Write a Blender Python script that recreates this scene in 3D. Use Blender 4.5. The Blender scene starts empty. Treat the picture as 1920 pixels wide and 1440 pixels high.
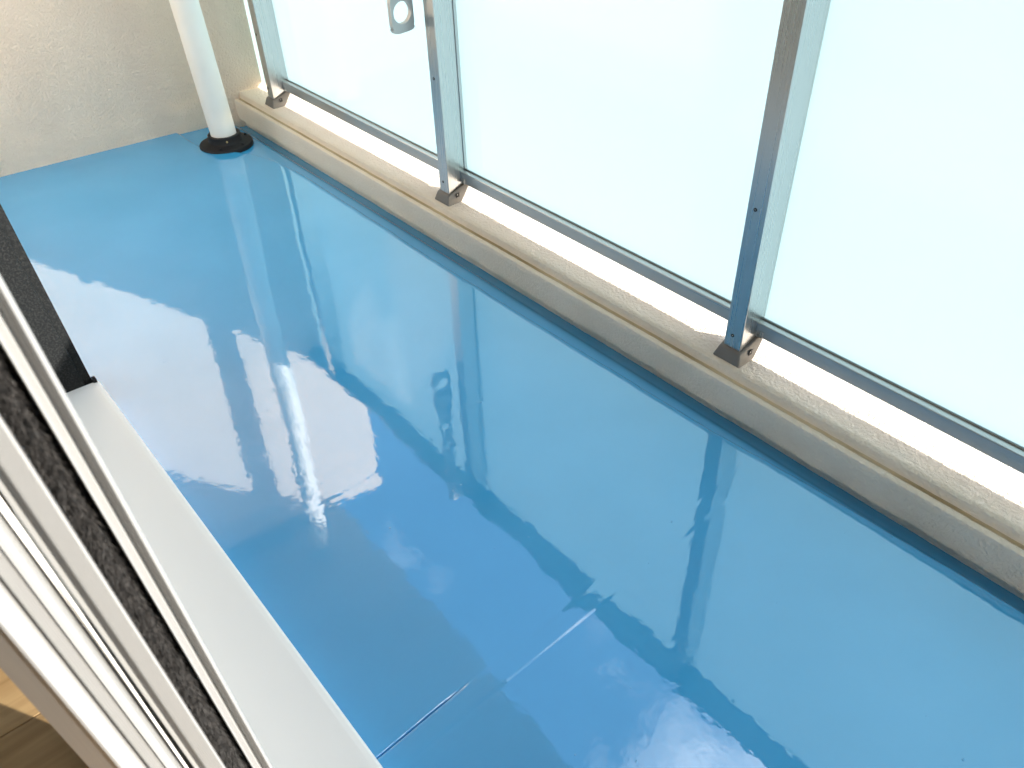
import bpy, bmesh, math, random
from mathutils import Vector, noise

random.seed(7)
U = 0.75                      # every length below is written in units of 0.75 m
scene = bpy.context.scene
col = scene.collection

# ------------------------------------------------------------------ camera
cam_d = bpy.data.cameras.new('camera')
cam = bpy.data.objects.new('camera', cam_d)
col.objects.link(cam)
cam.location = (0, 0, 1.6 * U)
cam.rotation_euler = (math.radians(50.4), math.radians(1.676), math.radians(-130.63))
cam_d.sensor_width = 36.0
cam_d.lens = 28.125
cam_d.clip_start = 0.02
cam_d.clip_end = 6000
cam_d.dof.use_dof = True
cam_d.dof.focus_distance = 1.9
cam_d.dof.aperture_fstop = 9.0
scene.camera = cam

# ------------------------------------------------------------------ sky, sun, exposure
SUN_EL = math.radians(25.0)
sdir = Vector((-0.878 * math.cos(SUN_EL), -0.479 * math.cos(SUN_EL), math.sin(SUN_EL))).normalized()
world = bpy.data.worlds.new('World')
scene.world = world
world.use_nodes = True
nt = world.node_tree
nt.nodes.clear()
w_out = nt.nodes.new('ShaderNodeOutputWorld')
w_bg = nt.nodes.new('ShaderNodeBackground')
w_bg.inputs['Strength'].default_value = 0.15
sky = nt.nodes.new('ShaderNodeTexSky')
sky.sky_type = 'NISHITA'
sky.sun_disc = False
sky.sun_elevation = SUN_EL
sky.sun_rotation = math.atan2(sdir.x, sdir.y)
w_tc = nt.nodes.new('ShaderNodeTexCoord')
w_no = nt.nodes.new('ShaderNodeTexNoise')
w_no.inputs['Scale'].default_value = 3.2
w_no.inputs['Detail'].default_value = 6
w_no.inputs['Roughness'].default_value = 0.55
w_ra = nt.nodes.new('ShaderNodeValToRGB')
w_ra.color_ramp.elements[0].color = (0.02, 0.02, 0.02, 1)
w_ra.color_ramp.elements[0].position = 0.46
w_ra.color_ramp.elements[1].position = 0.66
w_mx = nt.nodes.new('ShaderNodeMix')
w_mx.data_type = 'RGBA'
w_mx.inputs[7].default_value = (6.5, 6.8, 7.3, 1)
nt.links.new(w_tc.outputs['Generated'], w_no.inputs['Vector'])
nt.links.new(w_no.outputs['Fac'], w_ra.inputs['Fac'])
nt.links.new(w_ra.outputs['Color'], w_mx.inputs[0])
nt.links.new(sky.outputs['Color'], w_mx.inputs[6])
nt.links.new(w_mx.outputs[2], w_bg.inputs['Color'])
nt.links.new(w_bg.outputs['Background'], w_out.inputs['Surface'])

sun_d = bpy.data.lights.new('sun', 'SUN')
sun_d.energy = 3.1
sun_d.angle = math.radians(0.5)
sun_d.color = (1.0, 0.955, 0.89)
sun = bpy.data.objects.new('sun', sun_d)
col.objects.link(sun)
sun.rotation_euler = sdir.to_track_quat('Z', 'Y').to_euler()
sun.location = (-3, -4, 6)

scene.render.engine = 'CYCLES'
scene.cycles.max_bounces = 14
scene.cycles.diffuse_bounces = 7
scene.cycles.glossy_bounces = 5
scene.cycles.transmission_bounces = 8
scene.cycles.transparent_max_bounces = 12
scene.cycles.use_denoising = True
scene.cycles.caustics_reflective = False
scene.cycles.caustics_refractive = False
scene.cycles.sample_clamp_indirect = 6.0
scene.view_settings.view_transform = 'Standard'
scene.view_settings.look = 'None'
scene.view_settings.gamma = 1.0
scene.view_settings.use_curve_mapping = False
scene.view_settings.exposure = 2.02

# ------------------------------------------------------------------ materials
MATS = {}

def mat(name, color, rough=0.5, metal=0.0, ior=1.5, spec=0.5):
    m = bpy.data.materials.new(name)
    m.use_nodes = True
    b = m.node_tree.nodes['Principled BSDF']
    b.inputs['Base Color'].default_value = (*color, 1)
    b.inputs['Roughness'].default_value = rough
    b.inputs['Metallic'].default_value = metal
    b.inputs['IOR'].default_value = ior
    b.inputs['Specular IOR Level'].default_value = spec
    MATS[name] = m
    return m

def N(m, t, **kw):
    n = m.node_tree.nodes.new(t)
    for k, v in kw.items():
        if k in n.inputs.keys():
            n.inputs[k].default_value = v
        else:
            setattr(n, k, v)
    return n

def L(m, a, b):
    m.node_tree.links.new(a, b)

def bsdf(m):
    return m.node_tree.nodes['Principled BSDF']

def coords(m, stretch=(1, 1, 1)):
    g = N(m, 'ShaderNodeNewGeometry')
    mp = N(m, 'ShaderNodeMapping')
    mp.inputs['Scale'].default_value = stretch
    L(m, g.outputs['Position'], mp.inputs['Vector'])
    return mp.outputs['Vector']

def tint(m, vec, scale, c0, c1, lo=0.35, hi=0.65, detail=4):
    n = N(m, 'ShaderNodeTexNoise', Scale=scale, Detail=detail)
    r = N(m, 'ShaderNodeValToRGB')
    r.color_ramp.elements[0].position = lo
    r.color_ramp.elements[1].position = hi
    r.color_ramp.elements[0].color = (*c0, 1)
    r.color_ramp.elements[1].color = (*c1, 1)
    L(m, vec, n.inputs['Vector'])
    L(m, n.outputs['Fac'], r.inputs['Fac'])
    L(m, r.outputs['Color'], bsdf(m).inputs['Base Color'])
    return r

def stucco(name, c0, c1, scale, height, rough=0.85):
    m = mat(name, c0, rough, spec=0.25)
    v = coords(m)
    tint(m, v, 5.0, c0, c1)
    n1 = N(m, 'ShaderNodeTexNoise', Scale=scale, Detail=4.0, Roughness=0.6, Distortion=0.0)
    r1 = N(m, 'ShaderNodeMapRange')
    r1.inputs['From Min'].default_value = 0.40
    r1.inputs['From Max'].default_value = 0.66
    n2 = N(m, 'ShaderNodeTexNoise', Scale=scale * 4.5, Detail=2)
    mu = N(m, 'ShaderNodeMath', operation='MULTIPLY_ADD')
    mu.inputs[1].default_value = 0.35
    L(m, v, n1.inputs['Vector'])
    L(m, v, n2.inputs['Vector'])
    L(m, n1.outputs['Fac'], r1.inputs['Value'])
    L(m, n2.outputs['Fac'], mu.inputs[0])
    L(m, r1.outputs['Result'], mu.inputs[2])
    bp = N(m, 'ShaderNodeBump', Strength=1.0, Distance=height)
    L(m, mu.outputs[0], bp.inputs['Height'])
    L(m, bp.outputs['Normal'], bsdf(m).inputs['Normal'])
    return m

stucco('stucco_wall', (0.79, 0.66, 0.54), (0.83, 0.695, 0.57), 140, 0.0026)
stucco('render_curb', (0.84, 0.725, 0.59), (0.90, 0.795, 0.665), 135, 0.0019)
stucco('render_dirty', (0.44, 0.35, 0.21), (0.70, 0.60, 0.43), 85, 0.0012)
stucco('house_paint', (0.58, 0.54, 0.48), (0.62, 0.58, 0.52), 60, 0.002)
stucco('slab_paint', (0.40, 0.40, 0.39), (0.44, 0.44, 0.43), 60, 0.0015)

# glossy wet blue floor coating
m = mat('blue_coating', (0.045, 0.31, 0.58), 0.026, ior=2.2)
v = coords(m)
tint(m, v, 2.2, (0.042, 0.325, 0.615), (0.057, 0.355, 0.660), detail=3)
na = N(m, 'ShaderNodeTexNoise', Scale=8.0, Detail=1.5)
nb = N(m, 'ShaderNodeTexNoise', Scale=70.0, Detail=1.0)
nc = N(m, 'ShaderNodeTexNoise', Scale=150.0, Detail=1.0)
nd = N(m, 'ShaderNodeTexNoise', Scale=17.0, Detail=1.0)
vo = N(m, 'ShaderNodeTexVoronoi', Scale=17.0)
vo.inputs['Randomness'].default_value = 1.0
dot = N(m, 'ShaderNodeMapRange', interpolation_type='SMOOTHSTEP')
dot.inputs['From Min'].default_value = 0.055
dot.inputs['From Max'].default_value = 0.01
sel = N(m, 'ShaderNodeSeparateColor')
lt = N(m, 'ShaderNodeMath', operation='LESS_THAN')
lt.inputs[1].default_value = 0.2
dm = N(m, 'ShaderNodeMath', operation='MULTIPLY')
for n_ in (na, nb, nc, nd, vo):
    L(m, v, n_.inputs['Vector'])
L(m, vo.outputs['Distance'], dot.inputs['Value'])
L(m, vo.outputs['Color'], sel.inputs['Color'])
L(m, sel.outputs[0], lt.inputs[0])
L(m, dot.outputs['Result'], dm.inputs[0])
L(m, lt.outputs[0], dm.inputs[1])
# a finer scatter of grit and droplets
vo2 = N(m, 'ShaderNodeTexVoronoi', Scale=31.0)
d2 = N(m, 'ShaderNodeMapRange', interpolation_type='SMOOTHSTEP')
d2.inputs['From Min'].default_value = 0.06
d2.inputs['From Max'].default_value = 0.015
s2 = N(m, 'ShaderNodeSeparateColor')
l2 = N(m, 'ShaderNodeMath', operation='LESS_THAN')
l2.inputs[1].default_value = 0.22
p2 = N(m, 'ShaderNodeMath', operation='MULTIPLY')
L(m, v, vo2.inputs['Vector'])
L(m, vo2.outputs['Distance'], d2.inputs['Value'])
L(m, vo2.outputs['Color'], s2.inputs['Color'])
L(m, s2.outputs[1], l2.inputs[0])
L(m, d2.outputs['Result'], p2.inputs[0])
L(m, l2.outputs[0], p2.inputs[1])
dm2 = p2.outputs[0]
# heights in metres
acc = None
for sock, amp in ((na.outputs['Fac'], 0.00016), (nd.outputs['Fac'], 0.00020), (nb.outputs['Fac'], 0.000075), (nc.outputs['Fac'], 0.000005), (dm.outputs[0], 0.0011), (dm2, 0.0006)):
    k = N(m, 'ShaderNodeMath', operation='MULTIPLY_ADD')
    k.inputs[1].default_value = amp
    L(m, sock, k.inputs[0])
    if acc is None:
        k.inputs[2].default_value = 0.0
    else:
        L(m, acc, k.inputs[2])
    acc = k.outputs[0]
bp = N(m, 'ShaderNodeBump', Strength=1.0, Distance=1.0)
L(m, acc, bp.inputs['Height'])
L(m, bp.outputs['Normal'], bsdf(m).inputs['Normal'])

def brushed(name, color, rough, metal, axis, amp=0.00003):
    m = mat(name, color, rough, metal)
    st = {'z': (420, 420, 3), 'x': (3, 420, 420)}[axis]
    v = coords(m, st)
    n = N(m, 'ShaderNodeTexNoise', Scale=1.0, Detail=2)
    L(m, v, n.inputs['Vector'])
    mr = N(m, 'ShaderNodeMapRange')
    mr.inputs['To Min'].default_value = rough * 0.8
    mr.inputs['To Max'].default_value = rough * 1.25
    L(m, n.outputs['Fac'], mr.inputs['Value'])
    L(m, mr.outputs['Result'], bsdf(m).inputs['Roughness'])
    return m

brushed('aluminium', (0.54, 0.54, 0.525), 0.28, 0.93, 'z')
brushed('aluminium_rail', (0.52, 0.52, 0.51), 0.30, 0.8, 'x')
brushed('handrail_grey', (0.25, 0.25, 0.245), 0.4, 0.6, 'x')
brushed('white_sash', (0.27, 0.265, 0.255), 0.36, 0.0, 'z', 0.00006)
mat('sill_paint', (0.90, 0.87, 0.82), 0.42)
mat('grey_plastic', (0.17, 0.155, 0.14), 0.5)
mat('dark_hole', (0.012, 0.012, 0.012), 0.7)
mat('screw_steel', (0.35, 0.34, 0.32), 0.35, 0.9)
mat('brass', (0.62, 0.48, 0.22), 0.3, 0.9)
mat('gasket', (0.30, 0.285, 0.26), 0.6)
mat('bracket_grey', (0.56, 0.56, 0.54), 0.4, 0.2)
m = mat('pipe_white', (0.78, 0.77, 0.72), 0.38)
tint(m, coords(m), 6, (0.83, 0.785, 0.715), (0.87, 0.825, 0.755))
m = mat('cast_black', (0.008, 0.008, 0.010), 0.55, spec=0.3)
m = mat('jamb_black', (0.02, 0.021, 0.021), 0.8, spec=0.2)
v = coords(m)
tint(m, v, 260, (0.005, 0.006, 0.0063), (0.028, 0.0285, 0.0275), 0.45, 0.8, 3)
n_ = N(m, 'ShaderNodeTexNoise', Scale=420, Detail=2)
bp = N(m, 'ShaderNodeBump', Strength=1.0, Distance=0.0007)
L(m, v, n_.inputs['Vector'])
L(m, n_.outputs['Fac'], bp.inputs['Height'])
L(m, bp.outputs['Normal'], bsdf(m).inputs['Normal'])
m = mat('pile_fibre', (0.03, 0.027, 0.024), 0.6)
tint(m, coords(m), 240, (0.006, 0.0056, 0.0052), (0.058, 0.052, 0.047), 0.4, 0.75, 3)
mat('ground_grey', (0.34, 0.33, 0.31), 0.9)
mat('room_paint', (0.72, 0.70, 0.66), 0.8)

m = mat('wood', (0.5, 0.3, 0.13), 0.38)
v = coords(m, (26, 1.6, 26))
n_ = N(m, 'ShaderNodeTexNoise', Scale=1.6, Detail=6, Distortion=0.6)
r = N(m, 'ShaderNodeValToRGB')
r.color_ramp.elements[0].position = 0.3
r.color_ramp.elements[1].position = 0.72
r.color_ramp.elements[0].color = (0.34, 0.195, 0.085, 1)
r.color_ramp.elements[1].color = (0.53, 0.335, 0.165, 1)
oi = N(m, 'ShaderNodeObjectInfo')
hs = N(m, 'ShaderNodeHueSaturation')
mr = N(m, 'ShaderNodeMapRange')
mr.inputs['To Min'].default_value = 0.78
mr.inputs['To Max'].default_value = 1.1
L(m, v, n_.inputs['Vector'])
L(m, n_.outputs['Fac'], r.inputs['Fac'])
L(m, oi.outputs['Random'], mr.inputs['Value'])
L(m, mr.outputs['Result'], hs.inputs['Value'])
L(m, r.outputs['Color'], hs.inputs['Color'])
L(m, hs.outputs['Color'], bsdf(m).inputs['Base Color'])

def shader_mat(name):
    m = bpy.data.materials.new(name)
    m.use_nodes = True
    m.node_tree.nodes.clear()
    MATS[name] = m
    return m, N(m, 'ShaderNodeOutputMaterial')

# clear face of a pane: see-through with a Fresnel gloss
def clear_glass(name, colr, rough):
    m, o = shader_mat(name)
    tr = N(m, 'ShaderNodeBsdfTransparent')
    tr.inputs['Color'].default_value = (*colr, 1)
    gl = N(m, 'ShaderNodeBsdfGlossy', Roughness=rough)
    gl.inputs['Color'].default_value = (1, 1, 1, 1)
    fr = N(m, 'ShaderNodeFresnel')
    ge = N(m, 'ShaderNodeNewGeometry')
    io = N(m, 'ShaderNodeMapRange')          # same gloss seen from either side of the face
    io.inputs['To Min'].default_value = 1.5
    io.inputs['To Max'].default_value = 1 / 1.5
    L(m, ge.outputs['Backfacing'], io.inputs['Value'])
    L(m, io.outputs['Result'], fr.inputs['IOR'])
    mx = N(m, 'ShaderNodeMixShader')
    L(m, fr.outputs[0], mx.inputs[0])
    L(m, tr.outputs[0], mx.inputs[1])
    L(m, gl.outputs[0], mx.inputs[2])
    L(m, mx.outputs[0], o.inputs['Surface'])
clear_glass('pane_clear', (0.97, 0.985, 0.98), 0.13)
clear_glass('door_glass', (0.95, 0.965, 0.96), 0.0)

# milky film on the outer face of the railing panes
m, o = shader_mat('pane_film')
tl = N(m, 'ShaderNodeBsdfTranslucent')
tl.inputs['Color'].default_value = (0.315, 0.450, 0.482, 1)
df = N(m, 'ShaderNodeBsdfDiffuse')
df.inputs['Color'].default_value = (0.78, 0.93, 0.94, 1)
tp = N(m, 'ShaderNodeBsdfTransparent')
tp.inputs['Color'].default_value = (0.7, 0.9, 0.9, 1)
m1 = N(m, 'ShaderNodeMixShader')
m1.inputs[0].default_value = 0.34
m2 = N(m, 'ShaderNodeMixShader')
m2.inputs[0].default_value = 0.012
L(m, tl.outputs[0], m1.inputs[1])
L(m, df.outputs[0], m1.inputs[2])
L(m, m1.outputs[0], m2.inputs[1])
L(m, tp.outputs[0], m2.inputs[2])
L(m, m2.outputs[0], o.inputs['Surface'])

# ------------------------------------------------------------------ builders
ORIG = {}

def obj(name, verts, faces, mats, parent=None, origin=None, smooth=False, fm=None, bevel=0.0, seg=2):
    """One mesh object. verts in scene units; origin defaults to the base centre."""
    vs = [Vector(p) for p in verts]
    if origin is None:
        xs = [p.x for p in vs]; ys = [p.y for p in vs]; zs = [p.z for p in vs]
        origin = Vector(((min(xs) + max(xs)) / 2, (min(ys) + max(ys)) / 2, min(zs)))
    origin = Vector(origin)
    me = bpy.data.meshes.new(name)
    me.from_pydata([tuple((p - origin) * U) for p in vs], [], faces)
    if isinstance(mats, str):
        mats = [mats]
    for mm in mats:
        me.materials.append(MATS[mm])
    if fm:
        me.polygons.foreach_set('material_index', fm)
    bm = bmesh.new()
    bm.from_mesh(me)
    bmesh.ops.recalc_face_normals(bm, faces=bm.faces)
    if bevel > 0:
        bmesh.ops.bevel(bm, geom=[e for e in bm.edges if e.is_manifold and e.calc_face_angle(0) > 0.5],
                        offset=bevel * U, segments=seg, affect='EDGES', profile=0.5)
    bm.to_mesh(me)
    bm.free()
    if smooth or bevel > 0:
        me.polygons.foreach_set('use_smooth', [True] * len(me.polygons))
        if not smooth:
            me.set_sharp_from_angle(angle=math.radians(20))
    me.update()
    o = bpy.data.objects.new(name, me)
    col.objects.link(o)
    place(o, origin, parent)
    return o

def place(o, origin, parent):
    ORIG[o.name] = Vector(origin)
    if parent is not None:
        o.parent = parent
        o.location = (Vector(origin) - ORIG[parent.name]) * U
    else:
        o.location = Vector(origin) * U

def thing(name, loc, label, cat, group=None):
    o = bpy.data.objects.new(name, None)
    o.empty_display_size = 0.05
    col.objects.link(o)
    place(o, loc, None)
    tag(o, label, cat, group)
    return o

def tag(o, label=None, cat=None, group=None, kind=None):
    if label: o['label'] = label
    if cat: o['category'] = cat
    if group: o['group'] = group
    if kind: o['kind'] = kind
    return o

def box_vf(x0, x1, y0, y1, z0, z1):
    v = [(x0, y0, z0), (x1, y0, z0), (x1, y1, z0), (x0, y1, z0), (x0, y0, z1), (x1, y0, z1), (x1, y1, z1), (x0, y1, z1)]
    f = [(0, 3, 2, 1), (4, 5, 6, 7), (0, 1, 5, 4), (1, 2, 6, 5), (2, 3, 7, 6), (3, 0, 4, 7)]
    return v, f

def box(name, x0, x1, y0, y1, z0, z1, m, parent=None, bevel=0.0, **kw):
    v, f = box_vf(x0, x1, y0, y1, z0, z1)
    return obj(name, v, f, m, parent, bevel=bevel, **kw)

def extrude_x(name, prof, x0, x1, m, parent=None, **kw):
    """profile of (y, z) points along x"""
    n = len(prof)
    v = [(x0, y, z) for y, z in prof] + [(x1, y, z) for y, z in prof]
    f = [(i, (i + 1) % n, n + (i + 1) % n, n + i) for i in range(n)] + [tuple(range(n)), tuple(range(2 * n - 1, n - 1, -1))]
    return obj(name, v, f, m, parent, **kw)

LEAN = 0.03     # the door frames stand a touch out of plumb

def extrude_z(name, prof, z0, z1, m, parent=None, lean=0.0, zref=0.9, **kw):
    """profile of (x, y) points, upright"""
    n = len(prof)
    v = [(x, y + lean * (z0 - zref), z0) for x, y in prof] + [(x, y + lean * (z1 - zref), z1) for x, y in prof]
    f = [(i, (i + 1) % n, n + (i + 1) % n, n + i) for i in range(n)] + [tuple(range(n)), tuple(range(2 * n - 1, n - 1, -1))]
    return obj(name, v, f, m, parent, **kw)

def lathe(name, prof, cx, cy, m, parent=None, seg=48, cap=False, wob=None, **kw):
    """profile of (r, z) turned about a vertical axis"""
    v, f = [], []
    n = len(prof)
    for i in range(seg):
        a = 2 * math.pi * i / seg
        for r, z in prof:
            rr = r * (wob(a, z) if wob else 1)
            v.append((cx + rr * math.cos(a), cy + rr * math.sin(a), z))
    for i in range(seg):
        j = (i + 1) % seg
        for k in range(n - 1):
            f.append((i * n + k, j * n + k, j * n + k + 1, i * n + k + 1))
    if cap:
        f.append(tuple(i * n + n - 1 for i in range(seg)))
        f.append(tuple(i * n for i in reversed(range(seg))))
    return obj(name, v, f, m, parent, **kw)

def disc_y(name, x, y, z, r, t, m, parent, seg=14, dish=0.5):
    """a small screw head facing +y with a recessed centre"""
    v, f = [], []
    ring = [(r, 0), (r, t), (r * 0.8, t * 1.25), (r * dish, t * 1.25), (r * dish * 0.8, t * 0.2)]
    n = len(ring)
    for i in range(seg):
        a = 2 * math.pi * i / seg
        for rr, d in ring:
            v.append((x + rr * math.cos(a), y + d, z + rr * math.sin(a)))
    for i in range(seg):
        j = (i + 1) % seg
        for k in range(n - 1):
            f.append((i * n + k, j * n + k, j * n + k + 1, i * n + k + 1))
    f.append(tuple(i * n + n - 1 for i in range(seg)))
    return obj(name, v, f, m, parent, smooth=False)

def fbm(x, y, z=0.0, o=3):
    return noise.fractal(Vector((x, y, z)), 1.0, 2.0, o)

def sstep(a, b, t):
    t = max(0.0, min(1.0, (t - a) / (b - a)))
    return t * t * (3 - 2 * t)

def interp(tab, x):
    for (x0, y0), (x1, y1) in zip(tab, tab[1:]):
        if x <= x1:
            t = max(0, min(1, (x - x0) / (x1 - x0)))
            return y0 + (y1 - y0) * t
    return tab[-1][1]

# ------------------------------------------------------------------ the setting: floor, gutter, ground
YC = -1.611                                           # inner face of the curb
def wall_x(y):                                        # face of the end wall
    return 4.374 + 0.0935 * y
EDGE = [(-3, -1.60), (0.0, -1.548), (0.36, -1.540), (0.6, -1.532), (0.95, -1.511), (1.6, -1.495), (2.3, -1.490), (3.1, -1.497),
        (3.4, -1.498), (3.6, -1.472), (3.72, -1.435), (3.80, -1.385), (3.88, -1.325), (3.96, -1.288), (4.1, -1.275), (4.6, -1.268)]
SEAMS = [(0.770, 0.0013, 0.026), (1.490, 0.00022, 0.024), (2.390, 0.00022, 0.026)]
GUT = -0.012

def floor_z(x, y):
    z = 0.0019 * fbm(x * 1.15 + 3.1, y * 1.5 + 1.7, 0.3, 2) + 0.0002 * fbm(x * 5, y * 5, 4.2, 2)
    for sx, h, w in SEAMS:
        d = x - sx - 0.004 * math.sin(y * 3.1)
        if abs(d) < w * 3:
            z += h * (sstep(-w * 1.25, -w * 0.75, d) - sstep(w * 0.45, w * 1.15, d)) * (0.75 + 0.25 * math.sin(y * 5 + sx)) * (1 - 0.86 * sstep(-0.78, -0.95, y))
            # the sheet edge curls where it meets the strip
            z += h * 0.1 * math.exp(-((d - w * 1.5) / (w * 0.55)) ** 2) * sstep(-0.4, -0.6, y) * sstep(-0.95, -0.8, y)
    if y > -0.62:                                     # open joint beside the sill
        d = x - (0.789 + 0.004 * math.sin(y * 9))
        z -= 0.012 * math.exp(-(d / 0.0017) ** 2) * sstep(-0.50, -0.40, y)
    return z

xs = []
x = -4.7
while x < 4.45:
    xs.append(x)
    x += 0.1 if x < -0.6 else 0.0016 if 0.69 < x < 0.86 else (0.006 if abs(x - 1.49) < 0.08 or abs(x - 2.39) < 0.08 else 0.0125)
NV = 120
ve, fa = [], []
for x in xs:
    ye = interp(EDGE, x) + 0.003 * fbm(x * 6, 0.5) + 0.0012 * fbm(x * 30, 7.5)
    for j in range(NV + 4):
        if j < 4:
            y = ye - [0.016, 0.009, 0.004, 0.0][j]
            z = GUT + (floor_z(x, ye) - GUT) * [0.0, 0.4, 0.84, 0.985][j]
        else:
            y = ye + (j - 3) / NV * (-0.02 - ye)
            z = floor_z(x, y)
        ve.append((x, y, z))
R_ = NV + 4
for i in range(len(xs) - 1):
    for j in range(R_ - 1):
        fa.append((i * R_ + j, (i + 1) * R_ + j, (i + 1) * R_ + j + 1, i * R_ + j + 1))
floor = obj('floor', ve, fa, 'blue_coating', smooth=True, origin=(1.5, -0.8, 0))
tag(floor, 'glossy wet light blue coated balcony floor with a raised joint across it', kind='structure')

ve, fa = [], []
gx = [-4.6 + 0.2 * i for i in range(20)] + [-0.6 + 0.02 * i for i in range(254)]
for x in gx:
    for j in range(31):
        y = YC - 0.05 + j / 30 * 0.44
        z = GUT - 0.001 + 0.0003 * fbm(x * 2, y * 3, 9.0, 2) - 0.008 * sstep(0.125, 0.0, y - YC) - 0.034 * sstep(0.065, -0.005, y - YC)
        ve.append((x, y, z))
for i in range(len(gx) - 1):
    for j in range(30):
        fa.append((i * 31 + j, (i + 1) * 31 + j, (i + 1) * 31 + j + 1, i * 31 + j + 1))
gutter = obj('gutter', ve, fa, 'blue_coating', smooth=True, origin=(1.5, -1.5, GUT))
tag(gutter, 'shallow blue drainage channel between the floor and the cream curb', kind='structure')

g = 2500
ground = obj('ground', [(-g, -g, -13), (g, -g, -13), (g, g, -13), (-g, g, -13)], [(0, 1, 2, 3)], 'ground_grey', origin=(0, 0, -13))
tag(ground, 'pale street level far below the balcony', kind='structure')

ceil = box('balcony_ceiling', -5.2, 5.2, -1.63, 3.4, 3.15, 3.45, 'slab_paint')
tag(ceil, 'pale underside of the balcony above, mirrored in the floor', kind='structure')

# ------------------------------------------------------------------ end wall
ve, fa = [], []
ny, nz = 230, 150
Y0, Y1, Z0, Z1 = -2.02, 0.2, -0.06, 0.95
def wall_pt(y, z):
    d = 0.0012 * fbm(y * 7, z * 7, 2.0, 2) + 0.0012 * fbm(y * 34, z * 34, 5.0, 2)
    if z < 0.03: d += 0.004 * sstep(0.03, -0.01, z) * (1 + 0.6 * fbm(y * 9, 3.3))
    return (wall_x(y) - d, y, z)
for i in range(ny + 1):
    y = Y0 + (Y1 - Y0) * i / ny
    for j in range(nz + 1):
        ve.append(wall_pt(y, Z0 + (Z1 - Z0) * j / nz))
    ve.append((wall_x(y), y, 3.15))
W_ = nz + 2
for i in range(ny):
    for j in range(W_ - 1):
        fa.append((i * W_ + j, i * W_ + j + 1, (i + 1) * W_ + j + 1, (i + 1) * W_ + j))
n0 = len(ve)
xb = 4.75
for y in (Y0, Y1):
    ve += [(xb, y, Z0), (xb, y, 3.15)]
a_, b_ = 0, ny * W_
fa.append(tuple([a_ + j for j in range(W_)] + [n0 + 1, n0]))
fa.append(tuple([n0 + 2, n0 + 3] + [b_ + j for j in reversed(range(W_))]))
fa.append((n0, n0 + 1, n0 + 3, n0 + 2))
fa.append(tuple([i * W_ + W_ - 1 for i in range(ny + 1)] + [n0 + 3, n0 + 1]))
wall = obj('end_wall', ve, fa, 'stucco_wall', smooth=False, origin=(4.4, -0.9, Z0))
me = wall.data
me.polygons.foreach_set('use_smooth', [True] * len(me.polygons))
me.set_sharp_from_angle(angle=math.radians(50))
tag(wall, 'cream stucco end wall behind the white downpipe', 'wall')

# ------------------------------------------------------------------ curb
prof = [(YC - 0.03, -0.08), (YC - 0.028, -0.012), (YC, -0.007), (YC, 0.012), (YC, 0.045), (YC, 0.07), (YC, 0.084), (YC - 0.002, 0.0915), (YC - 0.007, 0.0945), (YC - 0.014, 0.0945),
        (YC - 0.020, 0.0935), (YC - 0.025, 0.0895), (YC - 0.029, 0.0895), (YC - 0.032, 0.095), (YC - 0.0335, 0.110), (YC - 0.0355, 0.120), (YC - 0.041, 0.1245), (YC - 0.05, 0.1252)]
yy = YC - 0.06
while yy > -1.98:
    prof.append((yy, 0.1255))
    yy -= 0.0125
prof += [(-1.985, 0.12), (-1.99, 0.1), (-1.99, -0.35)]
cx = []
x = -4.7
while x < 4.235:
    cx.append(x)
    x += 0.1 if x < -0.4 else 0.0125
cx.append(4.24)
ve, fa, fmi = [], [], []
P_ = len(prof)
for x in cx:
    for k, (y, z) in enumerate(prof):
        if k in (0, P_ - 1):
            ve.append((x, y, z)); continue
        dz = 0.0008 * fbm(x * 6, y * 9, 1.0, 2) + 0.0009 * fbm(x * 28, y * 28, 6.0, 2)
        dy = 0.0007 * fbm(x * 5, z * 8, 3.0, 2) + 0.0009 * fbm(x * 30, z * 30, 8.0, 2)
        if k < 7: dz = 0
        if k <= 2: dy += 0.004 * fbm(x * 8, 4.4, 0, 3)
        ve.append((x, y + dy, z + dz))
for i in range(len(cx) - 1):
    for k in range(P_ - 1):
        fa.append((i * P_ + k, i * P_ + k + 1, (i + 1) * P_ + k + 1, (i + 1) * P_ + k))
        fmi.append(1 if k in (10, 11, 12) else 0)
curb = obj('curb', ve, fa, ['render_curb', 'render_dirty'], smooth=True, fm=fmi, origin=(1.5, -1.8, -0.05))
curb.data.set_sharp_from_angle(angle=math.radians(38))
tag(curb, 'low cream rendered curb with a grooved edge under the railing posts', 'curb')

# ------------------------------------------------------------------ railing
railing = thing('railing', (1.5, -1.74, 0.126), 'aluminium railing with frosted pale glass panes standing on the cream curb', 'railing')
POSTS = [3.905, 2.437, 1.033, -0.38, -1.79, -3.2, -4.6]
YF, YB = -1.682, -1.788
GL0, GL1 = -1.780, -1.770                              # glass pane

def foot(xp, parent):
    b = [(-0.050, -1.660), (0.050, -1.660), (0.050, -1.728), (-0.050, -1.728)]
    t = [(-0.036, -1.672, 0.163), (0.036, -1.672, 0.163), (0.043, -1.796, 0.207), (-0.043, -1.796, 0.207)]
    v = [(xp + x, y, 0.124) for x, y in b] + [(xp + x, y, z) for x, y, z in t]
    f = [(0, 3, 2, 1), (4, 5, 6, 7), (0, 1, 5, 4), (1, 2, 6, 5), (2, 3, 7, 6), (3, 0, 4, 7)]
    o = obj('post_foot', v, f, 'grey_plastic', parent, bevel=0.006, seg=3)
    return o

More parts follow.
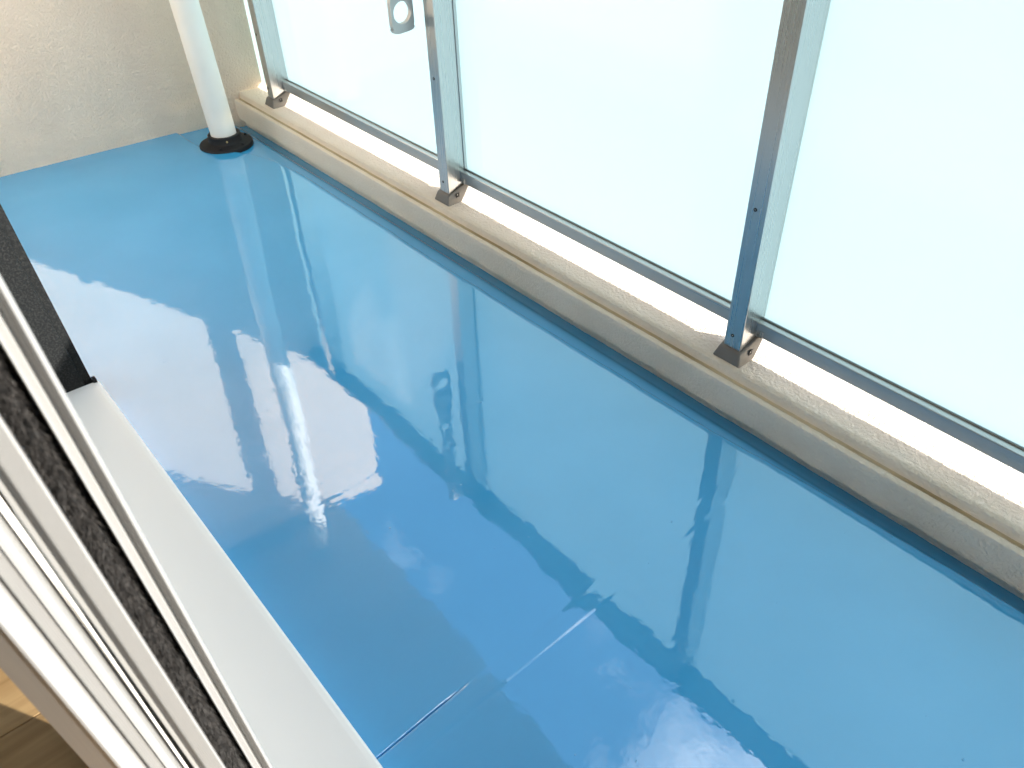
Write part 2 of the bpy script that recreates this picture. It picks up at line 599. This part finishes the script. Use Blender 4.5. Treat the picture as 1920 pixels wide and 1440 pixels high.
for i, xp in enumerate(POSTS):
    post = extrude_z('post', [(xp - 0.029, YF), (xp + 0.029, YF), (xp + 0.029, YB), (xp - 0.029, YB)], 0.134, 1.634, 'aluminium', railing, bevel=0.0018)
    if i >= 3:
        foot(xp, post)
        continue
    foot(xp, post)
    # bolt window in the side of the foot
    a = Vector((xp - 0.0455, -1.712, 0.158)); s = 0.0075
    box('bolt_hole', a.x - 0.0012, a.x + 0.0006, a.y - s, a.y + s, a.z - s * 1.1, a.z + s * 1.1, 'dark_hole', post)
    box('bolt', a.x - 0.0022, a.x - 0.0010, a.y + 0.001, a.y + 0.004, a.z + 0.001, a.z + 0.005, 'screw_steel', post)
    for zz in ((0.208, 0.610) if i else (0.212, 0.470)):
        disc_y('screw', xp + (0.004 if i else 0.012), YF, zz, 0.0052, 0.0016, 'dark_hole', post)
        disc_y('screw', xp + (0.004 if i else 0.012) - 0.0008, YF + 0.0012, zz + 0.0008, 0.0024, 0.0012, 'screw_steel', post)
    for s in ((-1, 1) if i == 1 else ()):             # glazing channel beside the pane
        x0 = xp + s * 0.0292
        x1 = xp + s * 0.0325
        box('glazing_channel', min(x0, x1), max(x0, x1), -1.7697, -1.7655, 0.2455, 1.630, 'aluminium_rail', post)

# short flange plate on the post beside the wall
v = [(3.9345, -1.697, 0.285), (3.947, -1.697, 0.305), (3.954, -1.697, 0.33), (3.954, -1.697, 1.55), (3.9345, -1.697, 1.55)]
v = v + [(x, y - 0.06, z) for x, y, z in v]
f = [(0, 1, 2, 3, 4), (9, 8, 7, 6, 5)] + [(i, (i + 1) % 5, 5 + (i + 1) % 5, 5 + i) for i in range(5)]
obj('side_flange', v, f, 'aluminium', railing)

def span(xa, xb, bracket=True):
    """bottom rail, gasket and pane between two posts (xa < xb)"""
    r = extrude_x('bottom_rail', [(-1.746, 0.197), (-1.7455, 0.2395), (-1.7475, 0.2415), (-1.7675, 0.2415), (-1.7675, 0.236), (-1.7815, 0.236), (-1.7815, 0.2415), (-1.797, 0.2415), (-1.797, 0.197)],
                  xa, xb, 'aluminium_rail', railing)
    box('gasket', xa + 0.001, xb - 0.001, -1.7698, -1.7677, 0.2362, 0.2450, 'gasket', r)
    v, f = box_vf(xa - 0.006, xb + 0.006, GL0, GL1, 0.2365, 1.636)
    # faces: 2 is the outer one (y0)
    p = obj('glass_pane', v, f, ['pane_clear', 'pane_film'], railing)
    for poly in p.data.polygons:
        poly.material_index = 1 if poly.normal.y < -0.5 else 0
    if bracket:
        br = box('rail_bracket', xb - 0.026, xb - 0.0035, -1.7458, -1.7425, 0.196, 0.216, 'aluminium', r, bevel=0.0008)
        disc_y('bracket_screw', xb - 0.013, -1.7425, 0.206, 0.006, 0.002, 'screw_steel', r)
    return p

span(POSTS[1] + 0.0292, POSTS[0] - 0.0292)
span(POSTS[2] + 0.0292, POSTS[1] - 0.0292)
span(POSTS[3] + 0.0292, POSTS[2] - 0.0292)
span(POSTS[4] + 0.0292, POSTS[3] - 0.0292, False)
span(POSTS[5] + 0.0292, POSTS[4] - 0.0292, False)
span(POSTS[6] + 0.0292, POSTS[5] - 0.0292, False)
# narrow pane added in the gap to keep direct sun off the wall
v, f = box_vf(3.928, 4.222, GL0, GL1, 0.150, 1.636)
p = obj('sun_block_pane', v, f, ['pane_clear', 'pane_film'], railing)
for poly in p.data.polygons:
    poly.material_index = 1 if poly.normal.y < -0.5 else 0
extrude_x('handrail', [(-1.676, 1.632), (-1.670, 1.637), (-1.670, 1.666), (-1.680, 1.682), (-1.700, 1.690), (-1.765, 1.690), (-1.790, 1.680), (-1.800, 1.665), (-1.800, 1.637), (-1.794, 1.632)],
          -4.7, 4.23, 'handrail_grey', railing)

# ------------------------------------------------------------------ folded pole bracket on the middle post
def ring_cell(yc, z0, z1, hw, r, x0, x1, seg=24):
    """plate cell with a round hole"""
    zc = (z0 + z1) / 2; hz = (z1 - z0) / 2
    v, f = [], []
    for i in range(seg):
        a = 2 * math.pi * i / seg
        c, s = math.cos(a), math.sin(a)
        k = min(hw / max(abs(c), 1e-6), hz / max(abs(s), 1e-6))
        oy, oz = c * k, s * k
        for x in (x0, x1):
            v.append((x, yc + r * c, zc + r * s)); v.append((x, yc + oy, zc + oz))
    for i in range(seg):
        j = (i + 1) % seg
        a, b = i * 4, j * 4
        f += [(a, a + 1, b + 1, b), (a + 2, b + 2, b + 3, a + 3), (a, b, b + 2, a + 2), (a + 1, a + 3, b + 3, b + 1)]
    return v, f

br = thing('pole_bracket', (2.505, -1.61, 0.775), 'grey drying pole bracket plate with a round hole hanging beside the middle post', 'bracket')
X0, X1 = 2.494, 2.513
yc = -1.612
ve, fa = [], []
def addvf(v, f):
    n = len(ve); ve.extend(v); fa.extend([tuple(i + n for i in q) for q in f])
addvf(*ring_cell(yc, 0.790, 0.890, 0.046, 0.0365, X0, X1, 36))
# rounded lower end
arc = [(yc - 0.046, 0.790), (yc - 0.044, 0.783), (yc - 0.038, 0.778), (yc - 0.02, 0.775), (yc + 0.02, 0.773), (yc + 0.038, 0.776), (yc + 0.044, 0.782), (yc + 0.046, 0.790)]
n = len(arc)
addvf([(X0, y, z) for y, z in arc] + [(X1, y, z) for y, z in arc], [tuple(range(n)), tuple(range(2 * n - 1, n - 1, -1))] + [(i, i + 1, n + i + 1, n + i) for i in range(n - 1)])
obj('head_plate', ve, fa, 'bracket_grey', br)
v = [(X0, yc - 0.046, 0.890), (X0, yc + 0.046, 0.890), (X0, yc + 0.050, 0.99), (X0, yc + 0.030, 1.06), (X0, yc - 0.030, 1.06), (X0, yc - 0.046, 0.99)]
v += [(X1, y, z) for _, y, z in v]
f = [(0, 1, 2, 3, 4, 5), (11, 10, 9, 8, 7, 6)] + [(i, (i + 1) % 6, 6 + (i + 1) % 6, 6 + i) for i in range(6)]
neck = obj('neck_plate', v, f, 'bracket_grey', br)
box('slider', X0 - 0.005, X0 - 0.0004, yc - 0.033, yc + 0.030, 0.893, 0.97, 'bracket_grey', neck, bevel=0.0015)
ve, fa = [], []
zz = 1.06
while zz < 1.50:
    addvf(*ring_cell(yc, zz, zz + 0.11, 0.030, 0.021, X0 + 0.002, X1 - 0.002, 20))
    zz += 0.11
obj('arm', ve, fa, 'bracket_grey', br)
box('mount', 2.4668, 2.52, yc - 0.045, yc + 0.035, 1.47, 1.629, 'bracket_grey', br, bevel=0.004)

# ------------------------------------------------------------------ downpipe
PX, PY = 3.930, -1.405
dp = thing('downpipe', (PX, PY, GUT), 'white round downpipe with a black base collar in the corner', 'pipe')
ve, fa = [], []
for i in range(64):
    a = 2 * math.pi * i / 64
    for z in (0.0, 3.149):
        ve.append((PX + 0.0625 * math.cos(a), PY + 0.0625 * math.sin(a) + LEAN * z, z))
for i in range(64):
    j = (i + 1) % 64
    fa.append((2 * i, 2 * j, 2 * j + 1, 2 * i + 1))
obj('pipe', ve, fa, 'pipe_white', dp, smooth=True)
wob = lambda a, z: 1 + 0.018 * fbm(math.cos(a) * 2.2, math.sin(a) * 2.2, 1.0, 3)
fl = lathe('base_flange', [(0.131, GUT - 0.004), (0.131, 0.004), (0.127, 0.009), (0.10, 0.014), (0.085, 0.019), (0.080, 0.028), (0.080, 0.052), (0.077, 0.055), (0.066, 0.055), (0.065, 0.02)], PX, PY, 'cast_black', dp, seg=60, wob=wob, smooth=True)
fl.data.set_sharp_from_angle(angle=math.radians(40))
for a in (195, 255, 325, 60):
    ca, sa = math.cos(math.radians(a - 52)), math.sin(math.radians(a - 52))
    lathe('flange_bolt', [(0.0065, 0.010), (0.0065, 0.0185), (0.004, 0.021), (0.0005, 0.021)], PX + 0.110 * ca, PY + 0.110 * sa, 'cast_black', fl, seg=8, cap=False)
for a in (163, 285, 45):
    ca, sa = math.cos(math.radians(a)), math.sin(math.radians(a))
    c = Vector((PX + 0.081 * ca, PY + 0.081 * sa, 0.038))
    v, f = [], []
    d = Vector((ca, sa, 0)); t = Vector((-sa, ca, 0)); up = Vector((0, 0, 1))
    for k, (rr, dd) in enumerate([(0.0045, -0.004), (0.0045, 0.007), (0.003, 0.009)]):
        for i in range(8):
            q = c + d * dd + (t * math.cos(i * math.pi / 4) + up * math.sin(i * math.pi / 4)) * rr
            v.append(tuple(q))
    for k in range(2):
        for i in range(8):
            f.append((k * 8 + i, k * 8 + (i + 1) % 8, k * 8 + 8 + (i + 1) % 8, k * 8 + 8 + i))
    f.append(tuple(range(16, 24)))
    obj('collar_screw', v, f, 'brass', fl)

# ------------------------------------------------------------------ door frame: sill, black jamb, head
XJ = 2.27
SZ = 0.100
df = thing('door_frame', (1.0, -0.12, 0.0), 'white metal door sill with a black jamb standing at its far end', 'door frame')
extrude_x('sill', [(-0.232, -0.03), (-0.2365, 0.06), (-0.2385, 0.088), (-0.2365, 0.0955), (-0.232, 0.0985), (-0.222, 0.1), (-0.16, 0.102), (-0.062, 0.104), (-0.06, -0.03)], -1.1, XJ, 'sill_paint', df)
extrude_x('track', [(-0.0595, -0.03), (-0.0595, 0.09), (-0.056, 0.09), (-0.036, 0.09), (0.10, 0.09), (0.10, 0.10), (0.109, 0.104), (0.109, -0.03)], -1.1, XJ, 'sill_paint', df)
jl = LEAN
jp = [(XJ + 0.001, -0.160), (XJ + 0.001, -0.196), (XJ + 0.014, -0.200), (XJ + 0.014, -0.2215), (XJ + 0.17, -0.2215), (XJ + 0.17, 0.11), (XJ + 0.001, 0.11)]
j = extrude_z('jamb', jp, 0.02, 2.75, 'jamb_black', df, lean=jl, zref=0.1)
j['label'] = 'black textured jamb'
extrude_z('jamb_lip', [(XJ - 0.006, -0.2215), (XJ - 0.006, -0.232), (XJ + 0.013, -0.232), (XJ + 0.013, -0.2215)], 0.02, 0.112, 'jamb_black', j)
box('jamb', -1.25, -1.1, -0.2, 0.11, 0.0, 2.75, 'white_sash', df)
box('head', -1.25, XJ + 0.17, -0.14, 0.11, 2.751, 2.85, 'white_sash', df)

# ------------------------------------------------------------------ sliding leaves stacked beside the camera
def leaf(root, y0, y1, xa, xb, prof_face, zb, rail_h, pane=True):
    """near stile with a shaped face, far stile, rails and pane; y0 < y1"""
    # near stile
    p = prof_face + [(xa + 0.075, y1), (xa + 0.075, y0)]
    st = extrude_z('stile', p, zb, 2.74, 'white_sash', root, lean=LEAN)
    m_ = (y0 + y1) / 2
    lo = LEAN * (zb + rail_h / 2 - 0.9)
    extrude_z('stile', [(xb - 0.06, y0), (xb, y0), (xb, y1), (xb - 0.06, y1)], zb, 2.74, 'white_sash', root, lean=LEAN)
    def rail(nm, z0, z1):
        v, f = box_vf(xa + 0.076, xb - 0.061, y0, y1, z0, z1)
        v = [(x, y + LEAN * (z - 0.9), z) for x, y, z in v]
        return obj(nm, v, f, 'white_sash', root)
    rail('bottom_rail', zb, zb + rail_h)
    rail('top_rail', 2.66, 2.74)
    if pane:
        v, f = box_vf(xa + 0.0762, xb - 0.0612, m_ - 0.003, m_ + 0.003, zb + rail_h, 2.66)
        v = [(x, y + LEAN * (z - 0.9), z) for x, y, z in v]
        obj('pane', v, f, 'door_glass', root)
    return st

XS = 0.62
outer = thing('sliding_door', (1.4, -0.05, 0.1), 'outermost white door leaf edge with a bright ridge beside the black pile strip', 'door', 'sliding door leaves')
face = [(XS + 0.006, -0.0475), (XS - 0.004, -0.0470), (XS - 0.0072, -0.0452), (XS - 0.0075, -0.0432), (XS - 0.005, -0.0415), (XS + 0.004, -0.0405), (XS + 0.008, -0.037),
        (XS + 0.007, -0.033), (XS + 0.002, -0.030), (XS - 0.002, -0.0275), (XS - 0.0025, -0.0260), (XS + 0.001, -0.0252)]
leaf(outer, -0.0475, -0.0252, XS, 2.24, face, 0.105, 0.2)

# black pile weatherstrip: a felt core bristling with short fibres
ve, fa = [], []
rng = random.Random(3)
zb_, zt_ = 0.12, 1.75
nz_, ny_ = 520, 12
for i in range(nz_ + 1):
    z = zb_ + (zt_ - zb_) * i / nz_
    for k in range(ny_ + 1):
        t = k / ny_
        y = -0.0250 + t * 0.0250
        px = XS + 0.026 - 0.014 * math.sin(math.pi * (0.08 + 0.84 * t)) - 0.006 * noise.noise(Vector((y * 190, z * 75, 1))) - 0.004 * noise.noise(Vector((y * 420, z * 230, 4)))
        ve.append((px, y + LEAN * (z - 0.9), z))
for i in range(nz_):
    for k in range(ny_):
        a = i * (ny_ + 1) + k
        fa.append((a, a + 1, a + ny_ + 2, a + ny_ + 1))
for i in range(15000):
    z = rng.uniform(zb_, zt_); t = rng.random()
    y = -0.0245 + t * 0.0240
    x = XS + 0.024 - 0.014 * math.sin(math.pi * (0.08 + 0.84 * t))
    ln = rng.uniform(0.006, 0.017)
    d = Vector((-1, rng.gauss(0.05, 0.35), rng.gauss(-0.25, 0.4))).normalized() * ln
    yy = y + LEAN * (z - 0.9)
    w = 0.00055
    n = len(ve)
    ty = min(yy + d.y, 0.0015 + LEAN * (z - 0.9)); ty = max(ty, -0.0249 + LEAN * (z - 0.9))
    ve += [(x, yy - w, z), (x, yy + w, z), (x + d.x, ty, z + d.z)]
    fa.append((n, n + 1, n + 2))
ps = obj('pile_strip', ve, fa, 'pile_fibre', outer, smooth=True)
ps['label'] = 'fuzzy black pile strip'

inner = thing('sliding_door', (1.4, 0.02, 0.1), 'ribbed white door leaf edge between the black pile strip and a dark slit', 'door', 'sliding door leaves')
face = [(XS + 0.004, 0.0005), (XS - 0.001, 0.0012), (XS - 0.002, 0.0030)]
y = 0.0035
for k in range(7):
    face += [(XS - 0.002 + 0.0004 * k, y), (XS - 0.0008 + 0.0004 * k, y + 0.0006), (XS - 0.002 + 0.0004 * k, y + 0.0012)]
    y += 0.0022
face += [(XS + 0.002, 0.0195), (XS + 0.010, 0.0205), (XS + 0.012, 0.0240), (XS + 0.0135, 0.0242), (XS + 0.0135, 0.0250), (XS + 0.013, 0.0253), (XS + 0.014, 0.0300), (XS + 0.02, 0.031)]
leaf(inner, 0.0005, 0.031, XS, 2.25, face, 0.105, 0.2)

fra = thing('inner_frame', (1.4, 0.07, 0.1), 'innermost white frame edge with fine ribs beside the sunlit wood floor', 'door frame')
face = [(XS + 0.03, 0.0415), (XS + 0.006, 0.0420), (XS + 0.0, 0.0440), (XS - 0.003, 0.0480), (XS - 0.003, 0.0520)]
y = 0.053
for k in range(6):
    face += [(XS + 0.001, y), (XS + 0.0025, y + 0.0006), (XS + 0.001, y + 0.0013)]
    y += 0.0022
face += [(XS + 0.008, 0.0670), (XS + 0.009, 0.0685), (XS + 0.004, 0.0710), (XS + 0.0015, 0.0760), (XS - 0.001, 0.0830), (XS - 0.0025, 0.0862), (XS - 0.001, 0.0888), (XS + 0.003, 0.0900), (XS + 0.040, 0.1175)]
leaf(fra, 0.0415, 0.1180, XS, 2.26, face, 0.105, 0.147, pane=False)
# a sheer blind cord hanging in the slit
ve, fa = [], []
for s in (0, 1):
    n0 = len(ve)
    for i in range(61):
        z = 0.11 + 1.6 * i / 60
        yy = 0.0365 + LEAN * (z - 0.9) + 0.0018 * math.sin(z * 4.2 + s * 1.4) + 0.0022 * s
        xx = XS + 0.02 + 0.003 * s
        for k in range(6):
            ve.append((xx + 0.0016 * math.cos(k * math.pi / 3), yy + 0.0016 * math.sin(k * math.pi / 3), z))
    for i in range(60):
        for k in range(6):
            a = n0 + i * 6 + k; b = n0 + i * 6 + (k + 1) % 6
            fa.append((a, b, b + 6, a + 6))
tag(obj('pull_cord', ve, fa, 'sill_paint', None, smooth=True), 'thin pale cord hanging in the dark slit between the door leaves', 'cord')

# ------------------------------------------------------------------ house wall and room
hw = thing('house_wall', (3.4, -0.1, 0), 'pale painted house wall around the open balcony door', 'wall')
box('wall_panel', XJ + 0.172, 4.36, -0.205, 0.11, -0.04, 3.148, 'house_paint', hw)
box('lintel', -1.25, XJ + 0.171, -0.205, 0.11, 2.852, 3.148, 'house_paint', hw)
box('wall_panel', -5.0, -1.252, -0.205, 0.11, -0.04, 3.148, 'house_paint', hw)

rf = box('room_floor', -2.2, 4.3, 0.1095, 3.2, -0.03, 0.128, 'room_paint')
tag(rf, 'warm wood plank floor of the room inside the door', kind='structure')
PW = 0.20
base_v, base_f = box_vf(-PW / 2 + 0.0012, PW / 2 - 0.0012, 0.0, 1.196, 0.0, 0.0198)
proto = None
for i in range(17):
    xc = -0.62 + i * PW - 0.06
    off = [0.0, 0.62, 0.31][i % 3]
    for k in range(2):
        ys = 0.112 + k * 1.2 if off == 0 else 0.112 + off - 1.2 + k * 1.2
        if ys < 0.111: 
            continue
        org = Vector((xc, ys, 0.1295))
        if proto is None:
            proto = obj('plank', [(x + xc, y + ys, z + 0.1295) for x, y, z in base_v], base_f, 'wood', rf, origin=org, bevel=0.0012, seg=1)
        else:
            o = proto.copy(); col.objects.link(o); o.parent = rf
            o.location = (org - ORIG[rf.name]) * U
    if off:
        v, f = box_vf(xc - PW / 2 + 0.0012, xc + PW / 2 - 0.0012, 0.112, 0.112 + off - 0.004, 0.1295, 0.1493)
        obj('plank', v, f, 'wood', rf, bevel=0.0012, seg=1)
rw = thing('room_wall', (1, 3.3, 0), 'pale back wall of the room inside', 'wall')
box('back_panel', -2.2, 4.3, 3.21, 3.35, -0.03, 3.148, 'room_paint', rw)
box('side_panel', 4.32, 4.5, 0.12, 3.2, -0.03, 3.148, 'room_paint', rw)
box('side_panel', -2.4, -2.21, 0.12, 3.2, -0.03, 3.148, 'room_paint', rw)
